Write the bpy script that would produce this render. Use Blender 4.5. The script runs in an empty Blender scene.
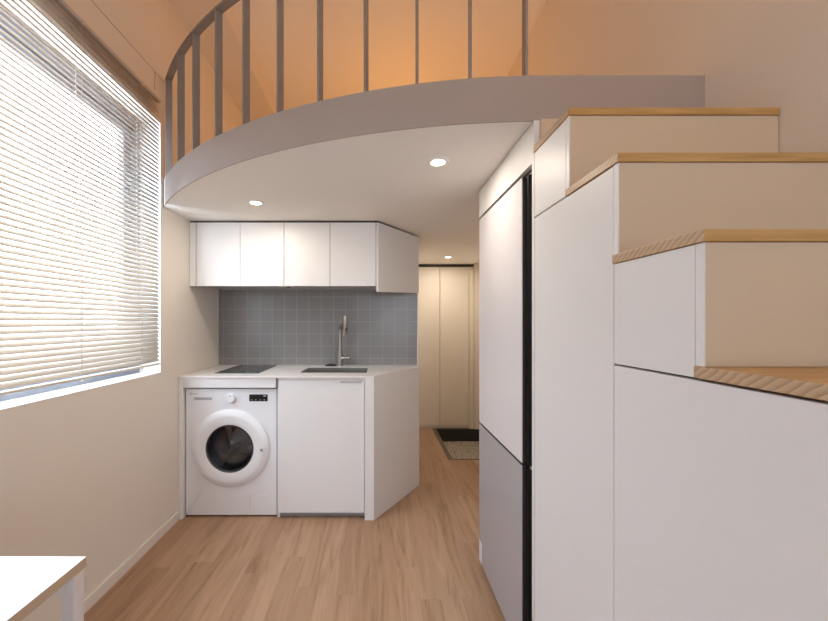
import bpy, bmesh, math, random
from mathutils import Vector, Matrix
random.seed(7)
PI = math.pi
SC = bpy.context.scene
COL = SC.collection

# ------------------------------------------------------------------ camera numbers
F = 366.0
EYE = 1.285
XL, XR = -1.30, 1.134          # side walls
ZC = 1.985                     # underside of the loft
ZLOFT = 2.14
ZTOP = 3.45                    # high ceiling
XP = 0.54                      # plane of fridge and stair fronts
CX, CY, RAD = 0.5997, 3.648, 2.372   # curve of the loft edge

# ------------------------------------------------------------------ materials
def mat(name, col, rough=0.5, metal=0.0, spec=0.5, **kw):
    m = bpy.data.materials.new(name); m.use_nodes = True
    b = m.node_tree.nodes['Principled BSDF']
    b.inputs['Base Color'].default_value = (*col, 1)
    b.inputs['Roughness'].default_value = rough
    b.inputs['Metallic'].default_value = metal
    b.inputs['Specular IOR Level'].default_value = spec
    for k, v in kw.items():
        b.inputs[k.replace('_', ' ')].default_value = v
    return m

def N(m, t, **kw):
    n = m.node_tree.nodes.new(t)
    for k, v in kw.items(): setattr(n, k, v)
    return n

def L(m, a, b): m.node_tree.links.new(a, b)
def bsdf(m): return m.node_tree.nodes['Principled BSDF']

def coords(m, scale=(1, 1, 1), rot=(0, 0, 0), loc=(0, 0, 0)):
    g = N(m, 'ShaderNodeNewGeometry')          # world position
    mp = N(m, 'ShaderNodeMapping')
    mp.inputs['Scale'].default_value = scale
    mp.inputs['Rotation'].default_value = rot
    mp.inputs['Location'].default_value = loc
    L(m, g.outputs['Position'], mp.inputs['Vector'])
    return mp.outputs['Vector']

def mix(m, fac, a, b, blend='MIX'):
    n = N(m, 'ShaderNodeMix', data_type='RGBA', blend_type=blend)
    for s, v in ((n.inputs[0], fac), (n.inputs[6], a), (n.inputs[7], b)):
        if hasattr(v, 'is_output'): L(m, v, s)
        elif isinstance(v, (int, float)): s.default_value = v
        else: s.default_value = (*v, 1)
    return n.outputs[2]

def ramp(m, fac, stops):
    r = N(m, 'ShaderNodeValToRGB')
    e = r.color_ramp.elements
    while len(e) < len(stops): e.new(0.5)
    for q, (p, c) in zip(e, stops):
        q.position = p; q.color = (*c, 1)
    L(m, fac, r.inputs[0])
    return r.outputs[0]

def soft_paint(name, col, rough, scale=60, strength=0.06, spec=0.3):
    m = mat(name, col, rough, spec=spec)
    n = N(m, 'ShaderNodeTexNoise'); n.inputs['Scale'].default_value = scale; n.inputs['Detail'].default_value = 4
    L(m, coords(m), n.inputs['Vector'])
    b = N(m, 'ShaderNodeBump'); b.inputs['Strength'].default_value = strength; b.inputs['Distance'].default_value = 0.003
    L(m, n.outputs['Fac'], b.inputs['Height']); L(m, b.outputs['Normal'], bsdf(m).inputs['Normal'])
    return m

M = {}
M['wall'] = soft_paint('wall_paper', (0.79, 0.725, 0.645), 0.8, 220, 0.10)
M['ceil'] = soft_paint('ceiling_paper', (0.88, 0.85, 0.81), 0.85, 200, 0.08)
M['white'] = mat('white_laminate', (0.80, 0.785, 0.78), 0.42, spec=0.4)
M['stairwhite'] = mat('stair_white_laminate', (0.80, 0.79, 0.79), 0.45, spec=0.4)
M['riser'] = mat('riser_beige_laminate', (0.64, 0.505, 0.36), 0.5, spec=0.35)
M['closet'] = mat('closet_laminate', (0.74, 0.67, 0.57), 0.45, spec=0.4)
M['edge'] = soft_paint('loft_edge_paint', (0.40, 0.335, 0.30), 0.6, 150, 0.05)
M['rail'] = mat('rail_paint', (0.27, 0.24, 0.22), 0.45, spec=0.4)
M['base'] = mat('baseboard_white', (0.80, 0.75, 0.67), 0.5)
M['gap'] = mat('gap_shade', (0.035, 0.03, 0.027), 0.7)  # near-black backing, shade of the open gaps put into its colour
M['counter'] = mat('worktop_white', (0.84, 0.80, 0.78), 0.3, spec=0.5)
M['appl'] = mat('appliance_white', (0.80, 0.80, 0.82), 0.3, spec=0.5)
M['applgrey'] = mat('appliance_grey', (0.42, 0.42, 0.44), 0.4)
M['fridgeup'] = mat('fridge_white_glass', (0.80, 0.77, 0.79), 0.22, spec=0.5)
M['fridgelow'] = mat('fridge_grey_glass', (0.435, 0.42, 0.435), 0.22, spec=0.5)
M['black'] = mat('black_plastic', (0.012, 0.012, 0.013), 0.35)
M['blackglass'] = mat('black_glass', (0.012, 0.012, 0.014), 0.05, spec=0.6)
M['darkgrey'] = mat('dark_grey_trim', (0.055, 0.055, 0.058), 0.4)
M['steel'] = mat('brushed_steel', (0.55, 0.52, 0.48), 0.28, 1.0)
M['nickel'] = mat('brushed_nickel', (0.43, 0.40, 0.36), 0.32, 1.0)
M['drum'] = mat('drum_steel', (0.30, 0.30, 0.31), 0.35, 1.0)
M['chrome'] = mat('chrome', (0.75, 0.75, 0.77), 0.12, 1.0)
M['alu'] = mat('aluminium', (0.62, 0.60, 0.58), 0.38, 0.9)
M['winframe'] = mat('window_frame_grey', (0.26, 0.28, 0.33), 0.45)
M['reveal'] = mat('window_reveal_white', (0.84, 0.83, 0.82), 0.6)
M['desk'] = mat('desk_white', (0.88, 0.87, 0.87), 0.35)
M['deskleg'] = mat('desk_leg_white', (0.74, 0.71, 0.71), 0.45)
M['foyertrim'] = mat('entry_trim_brown', (0.13, 0.10, 0.075), 0.5)
M['seam'] = mat('wall_seam', (0.42, 0.35, 0.29), 0.7)
M['cord'] = mat('blind_cord', (0.80, 0.76, 0.70), 0.7)
M['headrail'] = mat('headrail_grey', (0.52, 0.50, 0.48), 0.4, 0.3)
M['print'] = mat('printed_grey', (0.30, 0.30, 0.32), 0.5)
M['palemark'] = mat('pale_print', (0.65, 0.66, 0.68), 0.5)
M['shadedstone'] = mat('shaded_dark_stone', (0.02, 0.017, 0.014), 0.5)  # dark stone, with the shade of the entry recess put into its colour
M['plaster'] = mat('outer_render', (0.6, 0.58, 0.55), 0.9)

# slats: thin painted aluminium that glows a little when lit from behind
m = mat('blind_slat', (0.76, 0.69, 0.61), 0.4, spec=0.4)
tr = N(m, 'ShaderNodeBsdfTranslucent'); tr.inputs['Color'].default_value = (0.86, 0.79, 0.70, 1)
mx = N(m, 'ShaderNodeMixShader'); mx.inputs[0].default_value = 0.16
L(m, bsdf(m).outputs[0], mx.inputs[1]); L(m, tr.outputs[0], mx.inputs[2])
L(m, mx.outputs[0], m.node_tree.nodes['Material Output'].inputs['Surface'])
M['slat'] = m

# clear panes
def pane(name, tint, gl):
    m = bpy.data.materials.new(name); m.use_nodes = True
    nt = m.node_tree; nt.nodes.remove(nt.nodes['Principled BSDF'])
    t = N(m, 'ShaderNodeBsdfTransparent'); t.inputs[0].default_value = (*tint, 1)
    g = N(m, 'ShaderNodeBsdfGlossy'); g.inputs['Roughness'].default_value = 0.03
    x = N(m, 'ShaderNodeMixShader'); x.inputs[0].default_value = gl
    L(m, t.outputs[0], x.inputs[1]); L(m, g.outputs[0], x.inputs[2])
    L(m, x.outputs[0], nt.nodes['Material Output'].inputs['Surface'])
    return m
M['glass'] = pane('window_glass', (0.96, 0.98, 0.98), 0.05)
M['porthole'] = pane('washer_door_glass', (0.72, 0.72, 0.74), 0.10)

# wood plank floor, planks along Y
m = mat('oak_planks', (0.5, 0.33, 0.2), 0.36, spec=0.35)
g0 = N(m, 'ShaderNodeNewGeometry'); sp0 = N(m, 'ShaderNodeSeparateXYZ'); L(m, g0.outputs['Position'], sp0.inputs[0])
def mth(op, a, b=None):
    q = N(m, 'ShaderNodeMath', operation=op)
    for k, v_ in ((0, a), (1, b)):
        if v_ is None: continue
        if hasattr(v_, 'is_output'): L(m, v_, q.inputs[k])
        else: q.inputs[k].default_value = v_
    return q.outputs[0]
xs = mth('ADD', sp0.outputs['X'], 5.0)
row = mth('FLOOR', mth('DIVIDE', xs, 0.098))
wn = N(m, 'ShaderNodeTexWhiteNoise', noise_dimensions='1D'); L(m, row, wn.inputs['W'])
ys = mth('ADD', mth('ADD', sp0.outputs['Y'], 10.0), mth('MULTIPLY', wn.outputs['Value'], 1.22))
cv = N(m, 'ShaderNodeCombineXYZ'); L(m, ys, cv.inputs[0]); L(m, xs, cv.inputs[1])
bt = N(m, 'ShaderNodeTexBrick'); bt.offset = 0.0; bt.squash = 1.0
bt.inputs['Color1'].default_value = (0, 0, 0, 1); bt.inputs['Color2'].default_value = (1, 1, 1, 1); bt.inputs['Mortar'].default_value = (.5, .5, .5, 1)
bt.inputs['Scale'].default_value = 1; bt.inputs['Brick Width'].default_value = 1.22; bt.inputs['Row Height'].default_value = 0.098
bt.inputs['Mortar Size'].default_value = 0.0006; bt.inputs['Mortar Smooth'].default_value = 0.3; bt.inputs['Bias'].default_value = 0.0
L(m, cv.outputs[0], bt.inputs['Vector'])
va = N(m, 'ShaderNodeVectorMath', operation='MULTIPLY_ADD')     # shift grain per plank
L(m, bt.outputs['Color'], va.inputs[0]); va.inputs[1].default_value = (3.1, 7.7, 0)
L(m, coords(m, scale=(17, 1.3, 1)), va.inputs[2])
g1 = N(m, 'ShaderNodeTexNoise'); g1.inputs['Scale'].default_value = 1.0; g1.inputs['Detail'].default_value = 6; g1.inputs['Roughness'].default_value = 0.62; g1.inputs['Distortion'].default_value = 1.3
L(m, va.outputs[0], g1.inputs['Vector'])
g2 = N(m, 'ShaderNodeTexNoise'); g2.inputs['Scale'].default_value = 1.0; g2.inputs['Detail'].default_value = 3
L(m, coords(m, scale=(150, 5, 1)), g2.inputs['Vector'])
plank = ramp(m, bt.outputs['Color'], [(0.0, (0.40, 0.237, 0.142)), (0.5, (0.44, 0.267, 0.165)), (1.0, (0.495, 0.312, 0.20))])
grain = ramp(m, g1.outputs['Fac'], [(0.30, (0.56, 0.50, 0.44)), (0.47, (0.90, 0.88, 0.86)), (0.60, (1, 1, 1)), (0.78, (1.10, 1.09, 1.06))])
c = mix(m, 0.85, plank, grain, 'MULTIPLY')
fine = ramp(m, g2.outputs['Fac'], [(0.35, (0.88, 0.86, 0.84)), (0.6, (1, 1, 1))])
c = mix(m, 0.7, c, fine, 'MULTIPLY')
c = mix(m, bt.outputs['Fac'], c, (0.30, 0.19, 0.12))
L(m, c, bsdf(m).inputs['Base Color'])
bp = N(m, 'ShaderNodeBump'); bp.inputs['Strength'].default_value = 0.08; bp.inputs['Distance'].default_value = 0.002
L(m, g2.outputs['Fac'], bp.inputs['Height']); L(m, bp.outputs['Normal'], bsdf(m).inputs['Normal'])
M['floor'] = m

# solid pine treads: long grain along X, slanted growth rings on the ends
def pine(name, long_grain, end_grain):
    m = mat(name, (0.6, 0.4, 0.2), 0.4, spec=0.35)
    w = N(m, 'ShaderNodeTexWave', wave_type='BANDS', bands_direction='Y', wave_profile='SAW')
    w.inputs['Scale'].default_value = 17; w.inputs['Distortion'].default_value = 2.2; w.inputs['Detail'].default_value = 3; w.inputs['Detail Scale'].default_value = 1.4
    L(m, coords(m, scale=(0.12, 1.4, 2.2), rot=(math.radians(-38), 0, 0.03)), w.inputs['Vector'])
    n = N(m, 'ShaderNodeTexNoise'); n.inputs['Scale'].default_value = 1; n.inputs['Detail'].default_value = 5
    L(m, coords(m, scale=(5, 90, 90)), n.inputs['Vector'])
    end = ramp(m, w.outputs['Fac'], [(0.0, end_grain[0]), (0.55, end_grain[1]), (1.0, end_grain[2])])
    lng = ramp(m, n.outputs['Fac'], [(0.3, long_grain[0]), (0.7, long_grain[1])])
    geo = N(m, 'ShaderNodeNewGeometry'); sx = N(m, 'ShaderNodeSeparateXYZ'); L(m, geo.outputs['True Normal'], sx.inputs[0])
    ab = N(m, 'ShaderNodeMath', operation='ABSOLUTE'); L(m, sx.outputs['X'], ab.inputs[0])
    gt = N(m, 'ShaderNodeMath', operation='GREATER_THAN'); L(m, ab.outputs[0], gt.inputs[0]); gt.inputs[1].default_value = 0.7
    L(m, mix(m, gt.outputs[0], lng, end), bsdf(m).inputs['Base Color'])
    return m
M['tread'] = pine('pine_tread', ((0.42, 0.235, 0.075), (0.62, 0.38, 0.15)), ((0.38, 0.245, 0.14), (0.53, 0.37, 0.23), (0.60, 0.43, 0.28)))
M['deskedge'] = mat('desk_edge_ply', (0.55, 0.42, 0.30), 0.6)

# grey wall tiles
m = mat('grey_tiles', (0.3, 0.3, 0.31), 0.28, spec=0.45)
g = N(m, 'ShaderNodeNewGeometry'); sp = N(m, 'ShaderNodeSeparateXYZ'); L(m, g.outputs['Position'], sp.inputs[0])
cb = N(m, 'ShaderNodeCombineXYZ'); L(m, sp.outputs['X'], cb.inputs[0]); L(m, sp.outputs['Z'], cb.inputs[1])
mp = N(m, 'ShaderNodeMapping'); mp.inputs['Location'].default_value = (0.5637 + 1.0, -0.988 + 1.0, 0); L(m, cb.outputs[0], mp.inputs['Vector'])
bt = N(m, 'ShaderNodeTexBrick'); bt.offset = 0.0; bt.squash = 1.0
bt.inputs['Color1'].default_value = (0.25, 0.234, 0.226, 1); bt.inputs['Color2'].default_value = (0.262, 0.246, 0.238, 1); bt.inputs['Mortar'].default_value = (0.40, 0.40, 0.40, 1)
bt.inputs['Scale'].default_value = 1; bt.inputs['Brick Width'].default_value = 0.1; bt.inputs['Row Height'].default_value = 0.1
bt.inputs['Mortar Size'].default_value = 0.0016; bt.inputs['Mortar Smooth'].default_value = 0.1
L(m, mp.outputs[0], bt.inputs['Vector']); L(m, bt.outputs['Color'], bsdf(m).inputs['Base Color'])
iv = N(m, 'ShaderNodeMath', operation='SUBTRACT'); iv.inputs[0].default_value = 1; L(m, bt.outputs['Fac'], iv.inputs[1])
bp = N(m, 'ShaderNodeBump'); bp.inputs['Strength'].default_value = 0.35; bp.inputs['Distance'].default_value = 0.001
L(m, iv.outputs[0], bp.inputs['Height']); L(m, bp.outputs['Normal'], bsdf(m).inputs['Normal'])
M['tile'] = m

# speckled entry stone
m = mat('terrazzo', (0.4, 0.34, 0.27), 0.4)
vo = N(m, 'ShaderNodeTexVoronoi'); vo.inputs['Scale'].default_value = 75; L(m, coords(m), vo.inputs['Vector'])
sc_ = N(m, 'ShaderNodeSeparateColor'); L(m, vo.outputs['Color'], sc_.inputs[0])
L(m, ramp(m, sc_.outputs[0], [(0.0, (0.16, 0.13, 0.10)), (0.35, (0.34, 0.29, 0.23)), (0.75, (0.46, 0.40, 0.32)), (1.0, (0.62, 0.56, 0.47))]), bsdf(m).inputs['Base Color'])
M['terrazzo'] = m

def emit(name, col, s):
    m = bpy.data.materials.new(name); m.use_nodes = True
    nt = m.node_tree; nt.nodes.remove(nt.nodes['Principled BSDF'])
    e = N(m, 'ShaderNodeEmission'); e.inputs[0].default_value = (*col, 1); e.inputs[1].default_value = s
    L(m, e.outputs[0], nt.nodes['Material Output'].inputs['Surface'])
    return m
M['lamp'] = emit('downlight_glow', (1.0, 0.86, 0.66), 14)

# ------------------------------------------------------------------ mesh helpers
class MB:
    def __init__(s): s.bm = bmesh.new()
    def box(s, x0, x1, y0, y1, z0, z1, bev=0.0, seg=2):
        r = bmesh.ops.create_cube(s.bm, size=1)
        vs = r['verts']
        for v in vs:
            v.co = Vector((x0 + (v.co.x + .5)*(x1-x0), y0 + (v.co.y + .5)*(y1-y0), z0 + (v.co.z + .5)*(z1-z0)))
        if bev:
            es = list({e for v in vs for e in v.link_edges})
            bmesh.ops.bevel(s.bm, geom=es, offset=bev, segments=seg, profile=0.5, affect='EDGES')
        return s
    def prism(s, poly, z0, z1, bev=0.0):
        lo = [s.bm.verts.new((x, y, z0)) for x, y in poly]
        hi = [s.bm.verts.new((x, y, z1)) for x, y in poly]
        n = len(poly); fs = [s.bm.faces.new(lo[::-1]), s.bm.faces.new(hi)]
        for i in range(n): fs.append(s.bm.faces.new((lo[i], lo[(i+1) % n], hi[(i+1) % n], hi[i])))
        bmesh.ops.recalc_face_normals(s.bm, faces=fs)
        if bev:
            bmesh.ops.bevel(s.bm, geom=list({e for f in fs for e in f.edges}), offset=bev, segments=2, profile=0.5, affect='EDGES')
        return s
    def hexa(s, pts):          # 8 points: bottom ring of 4 then top ring of 4
        v = [s.bm.verts.new(p) for p in pts]
        fs = [s.bm.faces.new([v[i] for i in q]) for q in ((3, 2, 1, 0), (4, 5, 6, 7), (0, 1, 5, 4), (1, 2, 6, 5), (2, 3, 7, 6), (3, 0, 4, 7))]
        bmesh.ops.recalc_face_normals(s.bm, faces=fs)
        return s
    def lathe(s, prof, mtx, n=48, closed=False):
        rings = []
        for r, h in prof:
            if r < 1e-6: rings.append([s.bm.verts.new(mtx @ Vector((0, 0, h)))])
            else: rings.append([s.bm.verts.new(mtx @ Vector((r*math.cos(2*PI*i/n), r*math.sin(2*PI*i/n), h))) for i in range(n)])
        fs = []
        prs = list(zip(rings, rings[1:])) + ([(rings[-1], rings[0])] if closed else [])
        for a, b in prs:
            for i in range(n):
                j = (i+1) % n
                if len(a) == 1 and len(b) == 1: continue
                if len(a) == 1: fs.append(s.bm.faces.new((a[0], b[i], b[j])))
                elif len(b) == 1: fs.append(s.bm.faces.new((a[i], a[j], b[0])))
                else: fs.append(s.bm.faces.new((a[i], a[j], b[j], b[i])))
        bmesh.ops.recalc_face_normals(s.bm, faces=fs)
        for f in fs: f.smooth = True
        return s
    def tube(s, pts, r, n=12, cap=True):
        pts = [Vector(p) for p in pts]; rings = []
        a = None
        for i, p in enumerate(pts):
            d = (pts[min(i+1, len(pts)-1)] - pts[max(i-1, 0)]).normalized()
            if a is None: a = d.cross(Vector((0, 0, 1)) if abs(d.z) < 0.9 else Vector((1, 0, 0)))
            a = (a - d*a.dot(d)).normalized(); b = d.cross(a).normalized()
            rr = r[i] if isinstance(r, (list, tuple)) else r
            rings.append([s.bm.verts.new(p + a*rr*math.cos(2*PI*k/n) + b*rr*math.sin(2*PI*k/n)) for k in range(n)])
        fs = []
        for a, b in zip(rings, rings[1:]):
            for k in range(n):
                f = s.bm.faces.new((a[k], a[(k+1) % n], b[(k+1) % n], b[k])); f.smooth = True; fs.append(f)
        if cap: fs += [s.bm.faces.new(rings[0][::-1]), s.bm.faces.new(rings[-1])]
        bmesh.ops.recalc_face_normals(s.bm, faces=fs)
        return s
    def build(s, name, m, parent=None):
        me = bpy.data.meshes.new(name)
        if parent is not None:
            off = parent_world(parent)
            for v in s.bm.verts: v.co -= off
        for e in s.bm.edges:
            if len(e.link_faces) == 2 and e.calc_face_angle(0) > math.radians(24): e.smooth = False
        s.bm.to_mesh(me); s.bm.free()
        me.materials.append(m)
        o = bpy.data.objects.new(name, me); COL.objects.link(o)
        if parent is not None: o.parent = parent
        return o

def parent_world(o):
    p = Vector((0, 0, 0))
    while o is not None:
        p = p + o.location; o = o.parent
    return p

def tag(o, label, cat, group=None):
    o['label'] = label; o['category'] = cat
    if group: o['group'] = group
    return o
def thing(name, label, cat, loc, group=None):
    o = bpy.data.objects.new(name, None); COL.objects.link(o); o.location = loc
    o.empty_display_size = 0.1
    return tag(o, label, cat, group)
def struct(name, mb, m, parent=None):
    o = mb.build(name, m, parent)
    if parent is None: o['kind'] = 'structure'
    return o
def B(*a, **k): return MB().box(*a, **k)

YN = Matrix.Rotation(PI/2, 4, 'X')       # local z -> -Y (towards the room)
def facing(x, y, z): return Matrix.Translation((x, y, z)) @ YN

# ------------------------------------------------------------------ the setting
YB, YK, YH, YEND = -2.6, 2.995, 4.62, 5.0
fl = MB()
fl.box(XL, XR, YB, 2.2, -0.04, 0).box(XL, 1.30, 2.2, 3.41, -0.04, 0)
fl.box(XL, 0.655, 3.41, 4.70, -0.04, 0)
struct('floor', fl, M['floor'])
struct('floor_entry', B(0.655, 1.30, 3.41, 4.70, -0.19, -0.145), M['terrazzo'])
tr_ = MB().box(0.655, 0.70, 3.41, 4.70, -0.145, 0.0).box(0.70, 1.30, 3.41, 3.435, -0.145, 0.002)
struct('trim_1', tr_, M['foyertrim'])
struct('wall_entry', B(0.70, 1.30, 4.385, 4.70, -0.145, -0.002), M['shadedstone'])

wl = MB()
WY0, WY1, WZ0, WZ1 = 0.18, 2.19, 0.98, 2.475
wl.box(-1.56, XL, YB, YEND, -0.1, WZ0).box(-1.56, XL, YB, YEND, WZ1, 3.6)
wl.box(-1.56, XL, YB, WY0, WZ0, WZ1).box(-1.56, XL, WY1, YEND, WZ0, WZ1)
VX0, VX1, VZ0, VZ1 = -0.05, 1.05, 0.85, 2.15  # opening for the added daylight window
struct('wall_left', wl, M['wall'])
struct('wall_right', MB().box(XR, 1.45, YB, 2.2, -0.2, ZC).box(XR, 1.45, YB, YEND+0.15, ZC, 3.6).box(1.30, 1.45, 2.2, YEND, -0.2, ZC), M['wall'])
struct('wall_behind', MB().box(-1.56, VX0, YB-0.15, YB, -0.1, 3.6).box(VX1, 1.45, YB-0.15, YB, -0.1, 3.6).box(VX0, VX1, YB-0.15, YB, -0.1, VZ0).box(VX0, VX1, YB-0.15, YB, VZ1, 3.6), M['wall'])
struct('wall_loft', B(-1.56, 1.3, YEND, YEND+0.15, ZLOFT-0.2, 3.6), M['wall'])
struct('wall_kitchen', B(XL, 0.327, YK, YEND, -0.04, ZC), M['wall'])
struct('wall_hall', B(0.327, 1.30, YH, YEND, -0.04, ZC), M['wall'])
struct('ceiling', B(-1.56, 1.3, YB-0.15, YEND+0.15, ZTOP, ZTOP+0.15), M['ceil'])
struct('ceiling_beam', B(XL, -0.987, YB, YEND, 3.27, ZTOP), M['wall'])

# loft slab with its curved edge
curve = []
amax = math.asin((CX - XL)/RAD)
for i in range(73):
    a = amax*(1 - i/72.0)
    curve.append((CX - RAD*math.sin(a), CY - RAD*math.cos(a)))
poly = curve + [(XR, CY-RAD), (XR, YEND), (XL, YEND)]
struct('loft_slab', MB().prism(poly, ZC, ZLOFT), M['ceil'])
# painted fascia plate following the curve
ins = [(CX - (RAD+0.006)*math.sin(amax*(1-i/72.0)), CY - (RAD+0.006)*math.cos(amax*(1-i/72.0))) for i in range(73)]
ins[0] = (XL, ins[0][1])
fp = [(x, y) for x, y in ins] + [(XR, CY-RAD-0.006), (XR, CY-RAD-0.0005)] + [(CX - (RAD+0.0005)*math.sin(amax*(i/72.0)), CY - (RAD+0.0005)*math.cos(amax*(i/72.0))) for i in range(73)]
fp[-1] = (XL, fp[-1][1])
struct('trim_2', MB().prism(fp, ZC-0.0015, ZLOFT+0.001), M['edge'])

struct('baseboard_left', B(XL, XL+0.010, YB, 2.372, 0, 0.058, bev=0.002), M['base'])
# seams of the boxed-in wall above the window
se = MB().box(XL-0.001, XL+0.0018, 0.2, 2.235, 2.742, 2.745)
struct('trim_3', se, M['seam'])
se = MB().box(XL-0.001, XL+0.0018, 2.128, 2.132, 2.635, 2.742)
struct('trim_4', se, M['seam'])

# window
win = bpy.data.objects.new('window_1', None); COL.objects.link(win); win.location = (-1.43, (WY0+WY1)/2, WZ0); win['kind'] = 'structure'
XF0, XF1 = -1.50, -1.425
fr = MB().box(XF0, XF1, WY0, WY1, WZ0+0.001, WZ0+0.06).box(XF0, XF1, WY0, WY1, WZ1-0.065, WZ1-0.001)
fr.box(XF0, XF1, WY0, WY0+0.06, WZ0+0.06, WZ1-0.065).box(XF0, XF1, WY1-0.065, WY1-0.001, WZ0+0.06, WZ1-0.065)
fr.build('window_frame', M['winframe'], win)
sa = MB()
ym = 0.95
for y0, y1, xo in ((WY0+0.06, ym+0.03, -0.03), (ym-0.03, WY1-0.065, 0.0)):
    x0, x1 = XF0+0.032+xo, XF0+0.06+xo
    sa.box(x0, x1, y0, y0+0.055, WZ0+0.06, WZ1-0.065).box(x0, x1, y1-0.055, y1, WZ0+0.06, WZ1-0.065)
    sa.box(x0, x1, y0+0.055, y1-0.055, WZ0+0.06, WZ0+0.11).box(x0, x1, y0+0.055, y1-0.055, WZ1-0.115, WZ1-0.065)
sa.build('sash', M['winframe'], win)
gl = MB()
for y0, y1, xo in ((WY0+0.11, ym-0.025, -0.03), (ym+0.025, WY1-0.12, 0.0)):
    gl.box(XF0+0.044+xo, XF0+0.048+xo, y0, y1, WZ0+0.11, WZ1-0.115)
gl.build('window_pane', M['glass'], win)
B(XF1, XL+0.001, WY0, WY1, WZ0, WZ0+0.004).build('window_sill', M['reveal'], win)
rv = MB().box(XF1, XL+0.0005, WY1-0.003, WY1, WZ0+0.004, WZ1).box(XF1, XL+0.0005, WY0, WY0+0.003, WZ0+0.004, WZ1)
rv.build('window_reveal', M['reveal'], win)

added_win = bpy.data.objects.new('added_window', None); COL.objects.link(added_win); added_win.location = ((VX0+VX1)/2, YB-0.1, VZ0); added_win['kind'] = 'structure'  # added window behind the camera, never in view, brings extra daylight
fr = MB().box(VX0, VX1, YB-0.13, YB-0.07, VZ0, VZ0+0.05).box(VX0, VX1, YB-0.13, YB-0.07, VZ1-0.05, VZ1)
for x in (VX0, VX1-0.05): fr.box(x, x+0.05, YB-0.13, YB-0.07, VZ0+0.05, VZ1-0.05)
fr.build('window_frame', M['winframe'], added_win)
B(VX0+0.05, VX1-0.05, YB-0.10, YB-0.096, VZ0+0.05, VZ1-0.05).build('window_pane', M['glass'], added_win)

# venetian blind
XB, BY0, BY1 = -1.281, 0.22, 2.135
bl = thing('venetian_blind', 'wide cream venetian blind with tilted slats hanging over the bright window', 'blind', (XB, 1.2, 2.545))
hr = MB().box(XB-0.0165, XB+0.0165, BY0, BY1, 2.564, 2.580, bev=0.002)
hr.build('headrail', M['headrail'], bl)
for y in (0.77, 1.575, 1.975): B(XB-0.0185, XB+0.018, y-0.008, y+0.008, 2.5625, 2.5815).build('bracket', M['alu'], bl)
sl = MB(); PITCH = 0.0232; TILT = math.radians(59); W = 0.0128
z = 2.553; nsl = 0
while z > 1.056:
    prof = []
    for k in range(5):
        t = -1 + k*0.5
        crown = 0.0016*(1-t*t)
        # room edge low, window edge high
        x = XB + t*W*math.cos(TILT) + crown*math.sin(TILT)
        zz = z - t*W*math.sin(TILT) + crown*math.cos(TILT)
        prof.append((x, zz))
    a = [sl.bm.verts.new((x, BY0+0.005, zz)) for x, zz in prof]
    b = [sl.bm.verts.new((x, BY1-0.002, zz)) for x, zz in prof]
    for k in range(4):
        f = sl.bm.faces.new((a[k], a[k+1], b[k+1], b[k])); f.smooth = True
    z -= PITCH; nsl += 1
so = sl.build('slats', M['slat'], bl)
sm = so.modifiers.new('thick', 'SOLIDIFY'); sm.thickness = 0.0004
B(XB-0.012, XB+0.012, BY0+0.003, BY1, 1.037, 1.048, bev=0.003).build('bottom_rail', M['slat'], bl)
for y in (0.37, 0.77, 1.17, 1.567, 1.965):
    MB().tube([(XB+0.0135, y, 2.564), (XB+0.0135, y, 1.042)], 0.0011, 6).tube([(XB-0.0135, y, 2.564), (XB-0.0135, y, 1.042)], 0.0011, 6).build('ladder_cord', M['cord'], bl)
for y in (0.37, 0.77, 1.17, 1.567, 1.965):
    MB().lathe([(0.0, 0), (0.004, 0), (0.0045, 0.004), (0.003, 0.009), (0, 0.0095)], Matrix.Translation((XB+0.014, y, 1.029)), 12).build('cord_button', M['cord'], bl)

# downlights
def downlight(x, y, label, proto=None):
    if proto is None:
        t = thing('ceiling_downlight', label, 'ceiling light', (x, y, ZC), 'recessed downlights under the loft')
        MB().lathe([(0.031, -0.004), (0.040, -0.006), (0.047, -0.003), (0.048, 0.0), (0.031, 0.0)], Matrix.Translation((x, y, ZC)), 40, closed=True).build('trim_ring', M['ceil'], t)
        MB().lathe([(0.0, -0.0035), (0.026, -0.0035), (0.0305, -0.002), (0.0305, -0.0005), (0, -0.0005)], Matrix.Translation((x, y, ZC)), 40).build('lamp_lens', M['lamp'], t)
    else:
        t = proto.copy(); COL.objects.link(t); t.location = (x, y, ZC); t['label'] = label
        for ch in proto.children:
            c = ch.copy(); COL.objects.link(c); c.parent = t
    return t
DL = [(0.262, 1.60, 'recessed round downlight beside the tall fridge, largest of the three'),
      (-0.717, 2.144, 'recessed round downlight above the washing machine, before the wall cabinets'),
      (0.753, 3.94, 'recessed round downlight over the entry hall, in front of the closet doors')]
d0 = None
for x, y, lb in DL:
    d = downlight(x, y, lb, d0); d0 = d0 or d

# ------------------------------------------------------------------ loft railing
rl = thing('loft_railing', 'curved brown-grey metal railing with flat balusters standing on the loft edge', 'railing', (-0.3, 1.5, ZLOFT+0.001))
RB = RAD - 0.019
def radial(r, a): return (CX - r*math.sin(a), CY - r*math.cos(a))
def bar(a, r0, r1, t, z0, z1):
    u = Vector((-math.sin(a), -math.cos(a), 0)); w = Vector((-u.y, u.x, 0)); c0 = Vector((CX, CY, 0))
    p = [c0 + u*r0 - w*t/2, c0 + u*r1 - w*t/2, c0 + u*r1 + w*t/2, c0 + u*r0 + w*t/2]
    return MB().hexa([(q.x, q.y, z0) for q in p] + [(q.x, q.y, z1) for q in p])
ZR = 2.755
for a in (0.912, 0.7899, 0.7024, 0.6105, 0.5258, 0.4421, 0.3598, 0.2776, 0.1954, 0.1151, 0.0336):
    bar(a, RB-0.0175, RB+0.0175, 0.0085, ZLOFT+0.001, ZR-0.012).build('baluster', M['rail'], rl)
ar = [0.9225 + (0.0336-0.003-0.9225)*i/60 for i in range(61)]
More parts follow.
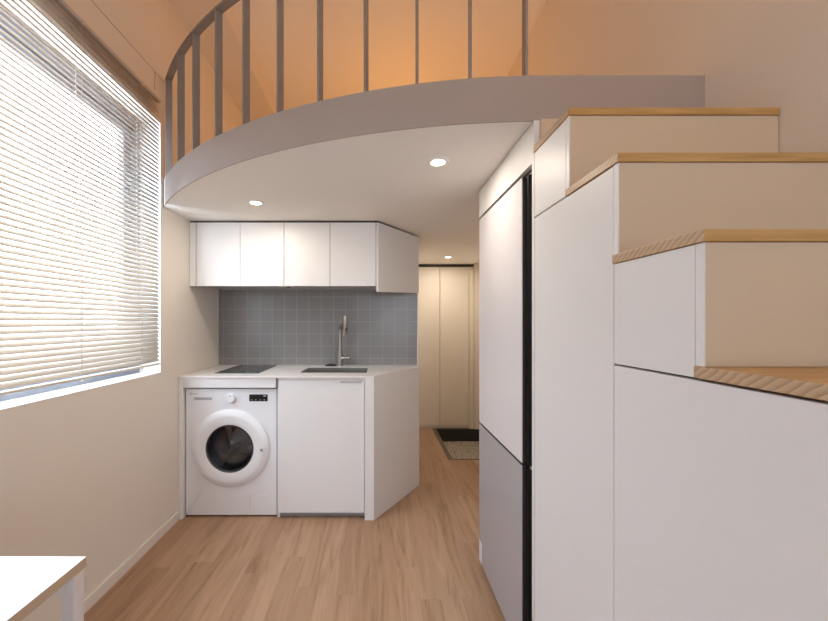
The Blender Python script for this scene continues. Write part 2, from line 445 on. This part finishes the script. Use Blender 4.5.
pl = [radial(RB+0.0175, a) for a in ar] + [radial(RB-0.0175, a) for a in reversed(ar)]
MB().prism(pl, ZR-0.012, ZR).build('handrail', M['rail'], rl)

# ------------------------------------------------------------------ kitchen
# worktop with sink cut-out
YF = 2.37
wt = MB(); z0, z1 = 0.923, 0.935
SX0, SX1, SY0, SY1 = -0.54, -0.076, 2.53, 2.85
wt.prism([(XL+0.003, YF), (SX0, YF), (SX0, YK-0.004), (XL+0.003, YK-0.004)], z0, z1)
wt.prism([(SX0, YF), (-0.026, YF), (0.0, YF+0.0375), (0.0, SY0), (SX0, SY0)], z0, z1)
wt.prism([(SX0, SY1), (SX1, SY1), (SX1, YK-0.004), (SX0, YK-0.004)], z0, z1)
wt.prism([(SX1, SY0), (0.0, SY0), (0.0, YF+0.0375), (0.325, 2.875), (0.325, YK-0.004), (SX1, YK-0.004)], z0, z1)
bmesh.ops.remove_doubles(wt.bm, verts=wt.bm.verts, dist=1e-5)
wto = wt.build('worktop', M['counter'])
tag(wto, 'long white kitchen worktop with a clipped corner, carrying sink and cooktop', 'worktop')

# base unit below the sink
bc = thing('sink_base_cabinet', 'white handleless base cabinet under the sink with a slanted end panel', 'cabinet', (-0.3, 2.6, 0))
cb_ = MB().box(-0.662, -0.645, 2.41, 2.985, 0.0, 0.922).box(-0.645, -0.05, 2.87, 2.985, 0.06, 0.922).box(-0.645, -0.05, 2.43, 2.87, 0.06, 0.08).box(-0.062, -0.046, 2.43, 2.985, 0.06, 0.922)
cb_.build('carcass', M['white'], bc)
dr = B(-0.648, -0.0905, 2.384, 2.404, 0.042, 0.9005, bev=0.0015).build('door', M['white'], bc)
h = MB().box(-0.245, -0.105, 2.380, 2.3865, 0.9005, 0.903).box(-0.245, -0.105, 2.380, 2.3825, 0.888, 0.9005)
h.build('handle', M['alu'], dr)
B(-0.648, -0.090, 2.387, 2.404, 0.9015, 0.922).build('top_rail', M['white'], bc)
B(-0.648, -0.046, 2.43, 2.445, 0.0, 0.042).build('plinth', M['applgrey'], bc)
B(-0.087, -0.0265, 2.370, 2.385, 0.0, 0.922, bev=0.001).build('end_stile', M['white'], bc)
n_ = Vector((0.505, -0.365, 0)).normalized()
p0, p1 = Vector((-0.026, 2.3705, 0)), Vector((0.3235, 2.876, 0))
q0, q1 = p0 - n_*0.018 + Vector((0.005, 0.017, 0)), p1 - n_*0.018
MB().hexa([(p.x, p.y, 0.0) for p in (p0, p1, q1, q0)] + [(p.x, p.y, 0.922) for p in (p0, p1, q1, q0)]).build('slanted_end_panel', M['white'], bc)
MB().box(0.305, 0.322, 2.885, 2.985, 0, 0.922).build('side_panel', M['white'], bc)

# housing around the washing machine
wh = thing('washer_housing_panel', 'white filler panels framing the washing machine under the worktop', 'panel', (-1.29, 2.4, 0))
B(XL+0.002, -1.272, 2.380, 2.42, 0.0, 0.922, bev=0.001).build('filler_strip', M['white'], wh)
B(-1.272, -0.666, 2.382, 2.40, 0.857, 0.922, bev=0.001).build('fascia', M['white'], wh)

# sink
sk = thing('kitchen_sink', 'stainless steel sink bowl set under the worktop, in front of the faucet', 'sink', (-0.3, 2.69, 0.74))
sb = MB(); t = 0.002; zb = 0.74
x0, x1, y0, y1 = SX0+0.001, SX1-0.001, SY0+0.001, SY1-0.001
sb.box(x0, x1, y0, y1, zb, zb+t)
sb.box(x0, x0+t, y0, y1, zb+t, 0.931).box(x1-t, x1, y0, y1, zb+t, 0.931).box(x0+t, x1-t, y0, y0+t, zb+t, 0.931).box(x0+t, x1-t, y1-t, y1, zb+t, 0.931)
sb.build('bowl', M['steel'], sk)
MB().lathe([(0, 0.002), (0.03, 0.002), (0.042, 0.004), (0.045, 0.0), (0, 0)], Matrix.Translation((-0.3, 2.72, zb+t)), 32).build('drain', M['chrome'], sk)

# faucet
fx, fy = -0.302, 2.91
fc = thing('kitchen_faucet', 'tall brushed nickel faucet with pull-out spray head behind the sink', 'faucet', (fx, fy, 0.935))
T = Matrix.Translation((fx, fy, 0.935))
MB().lathe([(0, 0), (0.0235, 0), (0.0235, 0.003), (0.021, 0.004), (0.021, 0.116), (0.0195, 0.119), (0.014, 0.119), (0, 0.119)], T, 32).build('base', M['nickel'], fc)
hx, hy = -0.246, 2.745
pts = [(fx, fy, 0.935+0.11), (fx, fy, 1.20)]
for k in range(1, 9):
    a = k/8*PI/2
    pts.append((fx + (1-math.cos(a))*0.026, fy - (1-math.cos(a))*0.05, 1.20 + math.sin(a)*0.05))
pts.append((hx-0.003, hy+0.01, 1.25))
MB().tube(pts, 0.0135, 16).build('spout', M['nickel'], fc)
hd = MB()
hd.lathe([(0, 0.0), (0.0175, 0.0), (0.0190, 0.004), (0.0190, 0.152), (0.0175, 0.155), (0, 0.155)], Matrix.Translation((hx, hy, 1.178)), 28)
hdo = hd.build('spray_head', M['nickel'], fc)
for v in hdo.data.vertices:          # slanted outlet
    if v.co.z + 0.935 < 1.19: v.co.z += (v.co.x + fx - hx)*0.55 + 0.004
MB().box(hx+0.002, hx+0.014, hy-0.0205, hy-0.012, 1.216, 1.240, bev=0.002).build('spray_button', M['black'], hdo)
MB().tube([(fx+0.012, fy-0.004, 0.935+0.062), (fx+0.045, fy-0.012, 0.935+0.064)], 0.015, 16).tube([(fx+0.045, fy-0.012, 0.935+0.064), (fx+0.085, fy-0.03, 0.935+0.066)], 0.0105, 12).build('lever', M['nickel'], fc)
pc = MB().lathe([(0, 0), (0.046, 0), (0.047, 0.003), (0.043, 0.008), (0.022, 0.010), (0.020, 0.015), (0, 0.016)], Matrix.Translation((-0.378, 2.93, 0.9355)), 36).build('drain_plug', M['black'])
tag(pc, 'round black drain plug lying on the worktop beside the faucet', 'plug')

# cooktop
ck = thing('induction_cooktop', 'narrow black glass cooktop on the worktop above the washing machine', 'cooktop', (-0.95, 2.72, 0.9355))
B(-1.112, -0.812, 2.487, 2.945, 0.9355, 0.9405, bev=0.0015).build('glass_top', M['blackglass'], ck)
for y, r in ((2.63, 0.085), (2.83, 0.075)):
    MB().lathe([(r, 0.0), (r, 0.0003), (r-0.002, 0.0003), (r-0.002, 0.0)], Matrix.Translation((-0.962, y, 0.9406)), 48, closed=True).build('heating_zone', M['print'], ck)
kk = MB()
for k in range(4): kk.box(-0.90+k*0.018, -0.892+k*0.018, 2.505, 2.511, 0.9405, 0.9409)
kk.build('touch_mark', M['palemark'], ck)

# backsplash
struct('wall_backsplash', B(XL+0.001, 0.318, YK-0.008, YK, 0.935, 1.56), M['tile'])
struct('trim_5', B(0.318, 0.3275, YK-0.010, YK, 0.935, 1.52), M['white'])

# wall cabinets
ZB_, ZT_ = 1.533, 1.971
YU = 2.523
XD = [-1.2546, -0.951, -0.648, -0.331, -0.0138]
def wall_cabinet(i, j, label):
    x0, x1 = XD[i], XD[j]
    t = thing('wall_cabinet', label, 'cabinet', ((x0+x1)/2, 2.77, ZB_), 'white wall cabinets over the backsplash')
    c = MB().box(x0+0.001, x1-0.001, YU+0.02, YK-0.001, ZB_+0.012, ZB_+0.027)
    c.box(x0+0.001, x0+0.017, YU+0.02, YK-0.001, ZB_+0.027, ZT_).box(x1-0.017, x1-0.001, YU+0.02, YK-0.001, ZB_+0.027, ZT_)
    c.box(x0+0.017, x1-0.017, YK-0.02, YK-0.001, ZB_+0.027, ZT_).box(x0+0.017, x1-0.017, YU+0.02, YK-0.02, ZT_-0.016, ZT_)
    c.build('carcass', M['applgrey'], t)
    for k in range(i, j):
        e0 = 0.0022 if k == i else 0.0016
        e1 = 0.0022 if k == j-1 else 0.0016
        B(XD[k]+e0, XD[k+1]-e1, YU, YU+0.018, ZB_, ZT_, bev=0.001).build('door', M['white'], t)
    return t
wc1 = wall_cabinet(0, 2, 'white double-door wall cabinet above the cooktop, next to the window wall')
wall_cabinet(2, 4, 'white double-door wall cabinet above the sink, next to the slanted end unit')
B(XL+0.002, -1.2565, YU, YU+0.02, ZB_, ZT_, bev=0.001).build('filler_strip', M['white'], wc1)
ec = thing('angled_wall_cabinet', 'white wall cabinet end unit with a slanted door facing the hall', 'cabinet', (0.1, 2.8, 1.495))
poly = [(-0.010, YU+0.022), (0.300, 2.955), (0.300, YK-0.011), (-0.010, YK-0.011)]
MB().prism(poly, 1.53, ZT_).build('carcass', M['white'], ec)
B(-0.0125, 0.004, YU, YU+0.02, 1.496, ZT_, bev=0.001).build('end_stile', M['white'], ec)
p0, p1 = Vector((0.0045, YU+0.001, 0)), Vector((0.331, 2.968, 0))
d_ = (p1-p0).normalized(); n_ = Vector((d_.y, -d_.x, 0)); q0, q1 = p0 - n_*0.018 + d_*0.02, p1 - n_*0.018
MB().hexa([(p0.x, p0.y, 1.494), (p1.x, p1.y, 1.520), (q1.x, q1.y, 1.520), (q0.x, q0.y, 1.494)] + [(p.x, p.y, ZT_) for p in (p0, p1, q1, q0)]).build('door', M['white'], ec)
cg = MB().prism([(XL+0.002, YU+0.012), (0.0, YU+0.012), (0.300, 2.965), (0.300, YK-0.011), (XL+0.002, YK-0.011)], ZT_+0.0005, ZC-0.0015)  # solid filler, its dark colour stands for shade above the cabinets
tag(cg.build('cabinet_top_shade', M['gap']), 'dark strip coloured as the shade in the gap between wall cabinets and ceiling', 'rail')
sw = thing('cabinet_light_switch', 'tiny black sensor switch stuck beneath the wall cabinets', 'switch', (-0.64, 2.60, 1.545))
B(-0.705, -0.605, 2.575, 2.625, 1.535, 1.5445, bev=0.002).build('base', M['white'], sw)
MB().lathe([(0, -0.007), (0.012, -0.006), (0.016, -0.001), (0.016, 0.0), (0, 0)], Matrix.Translation((-0.632, 2.592, 1.535)), 24).build('button', M['black'], sw)

# ------------------------------------------------------------------ washing machine
WX0, WX1, WYF, WZT = -1.268, -0.668, 2.412, 0.846
wm = thing('washing_machine', 'white front-loading washing machine with a big round door under the worktop', 'washing machine', (-0.968, 2.68, 0))
DX, DZ = -0.970, 0.456
body = MB()
ROP = 0.20; n = 64
def sq(a):        # point of the front rectangle in direction a
    c_, s_ = math.cos(a), math.sin(a)
    k = []
    if c_ > 1e-9: k.append((WX1-DX)/c_)
    if c_ < -1e-9: k.append((WX0-DX)/c_)
    if s_ > 1e-9: k.append((WZT-DZ)/s_)
    if s_ < -1e-9: k.append((0.011-DZ)/s_)
    k = min(k); return DX + k*c_, DZ + k*s_
angs = sorted([2*PI*i/n for i in range(n)] + [math.atan2(zc-DZ, xc-DX) % (2*PI) for xc in (WX0, WX1) for zc in (0.011, WZT)])
inner = [body.bm.verts.new((DX+ROP*math.cos(a), WYF, DZ+ROP*math.sin(a))) for a in angs]
outer = [body.bm.verts.new((sq(a)[0], WYF, sq(a)[1])) for a in angs]
back = [body.bm.verts.new((sq(a)[0], 2.94, sq(a)[1])) for a in angs]
hole = [body.bm.verts.new((DX+ROP*math.cos(a), WYF+0.05, DZ+ROP*math.sin(a))) for a in angs]
k_ = len(angs); fs = []
for i in range(k_):
    j = (i+1) % k_
    fs.append(body.bm.faces.new((inner[i], inner[j], outer[j], outer[i])))
    fs.append(body.bm.faces.new((outer[i], outer[j], back[j], back[i])))
    fs.append(body.bm.faces.new((hole[i], hole[j], inner[j], inner[i])))
fs.append(body.bm.faces.new(back))
bmesh.ops.recalc_face_normals(body.bm, faces=fs)
bmesh.ops.bevel(body.bm, geom=[e for e in body.bm.edges if {e.verts[0], e.verts[1]} <= set(outer)], offset=0.006, segments=3, profile=0.5, affect='EDGES')
wb = body.build('body', M['appl'], wm)
for x in (WX0+0.06, WX1-0.06):
    for y in (2.46, 2.88):
        MB().lathe([(0, 0), (0.02, 0), (0.02, 0.006), (0.012, 0.007), (0.012, 0.0105), (0, 0.0105)], Matrix.Translation((x, y, 0)), 16).build('foot', M['black'], wm)
FD = facing(DX, WYF, DZ)
MB().lathe([(0.198, -0.012), (0.198, -0.04), (0.168, -0.05), (0.166, -0.03), (0.175, -0.012)], FD, 56, closed=True).build('door_gasket', M['applgrey'], wm)
dm = MB().lathe([(0.165, -0.035), (0.165, -0.30), (0.15, -0.315), (0, -0.32)], FD, 56)
for q in range(3):
    a = PI/2 + 0.35 + q*2*PI/3
    ca, sa_ = math.cos(a), math.sin(a)
    def P(rr, tt, yy): return (DX + rr*ca - tt*sa_, WYF + yy, DZ + rr*sa_ + tt*ca)
    dm.hexa([P(0.164, -0.03, 0.06), P(0.164, 0.03, 0.06), P(0.164, 0.03, 0.30), P(0.164, -0.03, 0.30), P(0.085, -0.010, 0.07), P(0.085, 0.010, 0.07), P(0.085, 0.010, 0.30), P(0.085, -0.010, 0.30)])
dm.build('drum', M['drum'], wm)
dz = MB().lathe([(0.157, 0.004), (0.157, 0.020), (0.164, 0.023), (0.214, 0.027), (0.219, 0.0265), (0.250, 0.013), (0.256, 0.009), (0.254, 0.002), (0.2, 0.001)], FD @ Matrix.Translation((0, 0, 0.0005)), 72, closed=True)
do_ = dz.build('door', M['appl'], wm)
MB().lathe([(0.147, 0.006), (0.1485, 0.019), (0.1525, 0.021), (0.1568, 0.0205), (0.1568, 0.006)], FD, 64, closed=True).build('chrome_ring', M['darkgrey'], do_)
MB().lathe([(0.148, 0.012), (0.144, 0.0), (0.138, -0.03), (0.120, -0.055), (0.08, -0.068), (0, -0.072)], FD, 56).build('porthole_glass', M['porthole'], do_)
MB().box(DX+0.205, DX+0.219, WYF-0.036, WYF-0.030, DZ-0.012, DZ+0.004).build('latch_mark', M['print'], do_)
# controls
dd = MB().box(-1.215, -1.090, WYF-0.0015, WYF+0.004, 0.763, 0.792, bev=0.001).build('detergent_drawer', M['appl'], wm)
MB().box(-1.212, -1.093, WYF-0.0022, WYF-0.001, 0.771, 0.789).build('drawer_grip', M['applgrey'], dd)
kn = MB().lathe([(0.035, 0.0), (0.035, 0.002), (0.030, 0.004), (0.029, 0.022), (0.026, 0.025), (0, 0.025)], facing(-0.966, WYF, 0.785), 36).build('program_knob', M['appl'], wm)
B(-0.9675, -0.9645, WYF-0.0258, WYF-0.0245, 0.797, 0.811).build('pointer_mark', M['print'], kn)
for s in (-1, 1):
    pm = MB()
    for q in range(5):
        zz = 0.762 + q*0.0115
        xx = -0.966 + s*0.046
        pm.box(min(xx, xx+s*0.020), max(xx, xx+s*0.020), WYF-0.0004, WYF+0.001, zz-0.0012, zz+0.0012)
    pm.build('program_print', M['palemark'], wm)
dp = MB().box(-0.848, -0.727, WYF-0.003, WYF+0.002, 0.763, 0.808, bev=0.001).build('display', M['blackglass'], wm)
for q in range(4): B(-0.836+q*0.028, -0.828+q*0.028, WYF-0.0034, WYF-0.003, 0.771, 0.774).build('display_mark', M['palemark'], dp)
B(-0.754, -0.738, WYF-0.0034, WYF-0.003, 0.796, 0.801).build('display_mark', M['palemark'], dp)
lg = MB().lathe([(0.0085, 0.0), (0.0085, 0.0006), (0.0062, 0.0006), (0.0062, 0.0)], facing(-1.231, WYF-0.0002, 0.8115), 28, closed=True)
lg.box(-1.2335, -1.2315, WYF-0.001, WYF, 0.8085, 0.8155).box(-1.2315, -1.2265, WYF-0.001, WYF, 0.8075, 0.809)
for q, w_ in enumerate((0.006, 0.005, 0.006, 0.004)): lg.box(-1.2185+q*0.0085, -1.2185+q*0.0085+w_, WYF-0.0008, WYF, 0.8085, 0.8135)
lg.build('logo', M['print'], wm)
fcv = MB().box(-0.843, -0.700, WYF-0.001, WYF+0.002, 0.055, 0.145, bev=0.0008).build('filter_cover', M['appl'], wm)
MB().box(-0.8445, -0.8425, WYF-0.0005, WYF+0.001, 0.055, 0.1465).box(-0.8445, -0.80, WYF-0.0005, WYF+0.001, 0.1455, 0.1470).build('cover_gap', M['print'], wm)

# ------------------------------------------------------------------ fridge and its surround
FY0, FY1 = 1.375, 1.952
fg = thing('refrigerator', 'tall built-in refrigerator, white upper door over grey lower door', 'refrigerator', (0.82, 1.62, 0))
B(0.612, 1.118, 1.295, 1.94, 0.0, 1.832).build('body', M['black'], fg)
def fdoor(z0, z1, m):
    d = B(XP, XP+0.004, FY0, FY1, z0, z1, bev=0.001).build('door', m, fg)
    B(XP+0.0042, XP+0.060, FY0+0.0005, FY1-0.002, z0, z1).build('door_liner', M['darkgrey'], d)
    g_ = MB().box(XP+0.016, XP+0.030, FY0-0.022, FY0+0.0035, z0, z1)
    k = z0 + 0.02
    while k < z1-0.10:
        g_.box(XP+0.028, XP+0.0325, FY0-0.030, FY0-0.022, k, k+0.007); k += 0.012
    g_.build('grip_rail', M['black'], d)
    return d
fdoor(0.755, 1.828, M['fridgeup'])
fdoor(0.018, 0.744, M['fridgelow'])
B(XP+0.020, XP+0.058, 1.300, 1.352, 0.7445, 0.7535, bev=0.002).build('hinge', M['alu'], fg)
B(XP+0.020, XP+0.058, 1.300, 1.352, 1.8285, 1.8315, bev=0.001).build('hinge', M['alu'], fg)
B(XP+0.03, XP+0.07, 1.30, 1.93, 0.0, 0.016).build('kick_plate', M['black'], fg)
stk = B(XP-0.0008, XP-0.0001, FY1-0.052, FY1-0.002, 0.022, 0.132).build('energy_sticker', M['palemark'], fg)
st2 = MB()
for q in range(7):
    for w_ in range(4):
        if random.random() < .72: st2.box(XP-0.0011, XP-0.0008, FY1-0.048+w_*0.011, FY1-0.048+w_*0.011+0.006, 0.028+q*0.0145, 0.028+q*0.0145+0.008)
st2.build('sticker_print', M['desk'], stk)
fs_ = thing('fridge_surround', 'white panel surround boxing in the refrigerator up to the loft ceiling', 'cabinet', (0.8, 1.6, 0))
B(XP, XP+0.58, 1.2675, 1.2835, 0, ZC-0.002).build('end_panel', M['white'], fs_)
B(XP, XP+0.018, 1.284, 1.952, 1.842, ZC-0.004).build('top_panel', M['white'], fs_)
B(XP+0.03, XP+0.58, 1.9535, 1.970, 0, ZC-0.002).build('far_panel', M['white'], fs_)
B(XP+0.02, XP+0.58, 1.284, 1.945, 1.8335, 1.8415).build('gap_strip', M['gap'], fs_)

# ------------------------------------------------------------------ storage stairs
st = thing('storage_staircase', 'white storage staircase with pine treads climbing to the loft', 'staircase', (0.84, 0.7, 0))
TZ = [1.89, 1.665, 1.4385, 1.2105, 0.983]         # tread tops, highest first
RY = [1.035, 0.8235, 0.607, 0.395, 0.185]          # riser faces
XW = XR - 0.002
TH = 0.0205
back_y = [1.266] + [RY[i] + 0.0165 for i in range(4)]
for i, zt in enumerate(TZ):
    xr = XW
    B(XP-0.003, xr, RY[i]-0.004, back_y[i], zt-TH, zt, bev=0.0015).build('tread', M['tread'], st)
    zb = TZ[i+1] + 0.0005 if i+1 < len(TZ) else 0.0
    B(XP+0.0030, xr, RY[i], RY[i]+0.0155, zb, zt-TH-0.001).build('riser', M['riser'], st)
    B(XP+0.0005, XP+0.0029, RY[i], RY[i]+0.0155, zb, zt-TH-0.001).build('riser_edge', M['stairwhite'], st)
# top riser below the loft slab
B(XP+0.02, xr, 1.2555, 1.2665, 1.8905, ZC-0.0025).build('riser', M['riser'], st)
def sidepanel(name, y0, y1, z0, z1):
    B(XP+0.0005, XP+0.0185, y0, y1, z0, z1, bev=0.0012).build(name, M['stairwhite'], st)
gy = 0.0012
sidepanel('side_door', 1.0525, 1.2655, 1.648, TZ[0]-TH-0.001)
sidepanel('side_door', RY[1]+0.0165, 1.2655, 0.03, 1.6425)
sidepanel('side_door', RY[2]+0.0165, RY[1]+0.0145, 1.190, TZ[2]-TH-0.001)
sidepanel('side_door', 0.4125, RY[1]+0.0145, 0.03, 1.1855)
sidepanel('side_door', 0.2025, 0.4105, 0.03, TZ[4]-TH-0.001)
sidepanel('side_door', RY[1]+0.018, 1.0505, 1.6435, 1.6445) if False else None
cs = MB()
cs.box(XP+0.022, XP+0.036, RY[1]+0.017, 1.262, 0.0, TZ[1]-0.03).box(XP+0.022, XP+0.036, RY[3]+0.018, RY[1]+0.016, 0.0, TZ[3]-0.03)
cs.box(XP+0.022, XP+0.036, 1.053, 1.262, TZ[1]-0.03, TZ[0]-0.03).box(XP+0.022, XP+0.036, RY[2]+0.018, RY[1]+0.016, TZ[3]-0.03, TZ[2]-0.03)
cs.box(XP+0.022, XP+0.036, RY[4]+0.018, RY[3]+0.016, 0, TZ[4]-0.03)
cs.build('carcass', M['gap'], st)
B(XP+0.020, XP+0.0215, 0.20, 1.2655, 0.0, 0.03).build('plinth', M['white'], st)

# ------------------------------------------------------------------ hall closet
cl = thing('hall_closet', 'tall cream closet with flat doors at the end of the hall', 'closet', (0.75, 4.5, 0))
B(0.335, 1.296, 4.45, 4.61, 0.0, 1.955).build('carcass', M['closet'], cl)
B(0.336, 1.156, 4.4425, 4.4495, 0.03, 1.95).build('door_gap', M['gap'], cl)
B(0.398, 0.7455, 4.42, 4.44, 0.03, 1.948, bev=0.0015).build('door', M['closet'], cl)
B(0.7505, 1.0965, 4.42, 4.44, 0.03, 1.948, bev=0.0015).build('door', M['closet'], cl)
B(0.335, 0.395, 4.42, 4.44, 0.03, 1.948).build('filler_panel', M['closet'], cl)
B(1.1005, 1.153, 4.405, 4.44, 0.0, 1.948).build('filler_panel', M['closet'], cl)
B(1.157, 1.297, 4.39, 4.44, 0.0, ZC-0.002).build('end_post', M['closet'], cl)
B(0.335, 1.10, 4.43, 4.442, 0.0, 0.026).build('plinth', M['closet'], cl)
B(0.335, 1.155, 4.425, 4.60, 1.956, ZC-0.0025).build('top_gap', M['gap'], cl)

# ------------------------------------------------------------------ desk
dk = thing('white_desk', 'white-topped desk with square legs standing along the window wall', 'desk', (-0.99, 0.2, 0))
B(-1.262, -0.7045, -0.55, 0.884, 0.6945, 0.7175).build('desk_core', M['deskedge'], dk)
B(-1.262, -0.7045, -0.55, 0.884, 0.7177, 0.7187).build('desktop', M['desk'], dk)
for x in (-1.25, -0.745):
    for y in (-0.535, 0.86):
        B(x, x+0.030, y, y+0.030, 0, 0.694, bev=0.001).build('leg', M['deskleg'], dk)
for x in (-1.245, -0.7445):
    MB().hexa([(x, 0.859, 0.646), (x+0.012, 0.859, 0.646), (x+0.012, 0.765, 0.690), (x, 0.765, 0.690), (x, 0.859, 0.6942), (x+0.012, 0.859, 0.6942), (x+0.012, 0.765, 0.6942), (x, 0.765, 0.6942)]).build('corner_brace', M['deskleg'], dk)

# ------------------------------------------------------------------ light
w = bpy.data.worlds.new('World'); SC.world = w; w.use_nodes = True
bg = w.node_tree.nodes['Background']; bg.inputs[0].default_value = (0.75, 0.85, 1.0, 1); bg.inputs[1].default_value = 10.2
def light(name, typ, loc, energy, col, rot=(0, 0, 0), **kw):
    l = bpy.data.lights.new(name, typ); l.energy = energy; l.color = col
    for k, v in kw.items(): setattr(l, k, v)
    o = bpy.data.objects.new(name, l); COL.objects.link(o); o.location = loc; o.rotation_euler = rot
    return o
pt = light('window_portal', 'AREA', (-1.57, (WY0+WY1)/2, (WZ0+WZ1)/2), 1, (1, 1, 1), (0, -PI/2, 0), shape='RECTANGLE', size=WZ1-WZ0, size_y=WY1-WY0)
pt.data.cycles.is_portal = True
pt = light('window_portal', 'AREA', ((VX0+VX1)/2, YB-0.16, (VZ0+VZ1)/2), 1, (1, 1, 1), (PI/2, 0, 0), shape='RECTANGLE', size=VX1-VX0, size_y=VZ1-VZ0)  # portal of the added window
pt.data.cycles.is_portal = True
WARM = (1.0, 0.90, 0.77)
for x, y, e in ((0.262, 1.60, 3.0), (-0.717, 2.144, 3.3), (0.753, 3.94, 5.0)):
    light('downlight_beam', 'AREA', (x, y, ZC-0.008), e*1.0, WARM, shape='DISK', size=0.06)
light('loft_lamp', 'POINT', (0.20, 3.3, 2.60), 8.2, (1.0, 0.43, 0.08), shadow_soft_size=0.12)
light('added_warm_fill', 'POINT', (0.95, 0.3, 3.0), 5.0, (1.0, 0.50, 0.16), shadow_soft_size=0.12)  # unseen warm fill, added to brighten the stair risers

# ------------------------------------------------------------------ camera
cam = bpy.data.cameras.new('camera'); co = bpy.data.objects.new('camera', cam); COL.objects.link(co)
co.location = (0, 0, EYE); co.rotation_euler = (PI/2, 0, 0)
cam.sensor_fit = 'HORIZONTAL'; cam.sensor_width = 36; cam.lens = 36*F/828
cam.shift_x = (414-378)/828; cam.shift_y = (322-310.5)/828
cam.clip_start = 0.02
SC.camera = co
vs = SC.view_settings
vs.view_transform = 'Standard'; vs.look = 'None'; vs.gamma = 1; vs.use_curve_mapping = False; vs.exposure = 0.19
SC.cycles.max_bounces = 12; SC.cycles.diffuse_bounces = 8; SC.cycles.transparent_max_bounces = 12
SC.cycles.sample_clamp_indirect = 6
SC.cycles.use_denoising = True
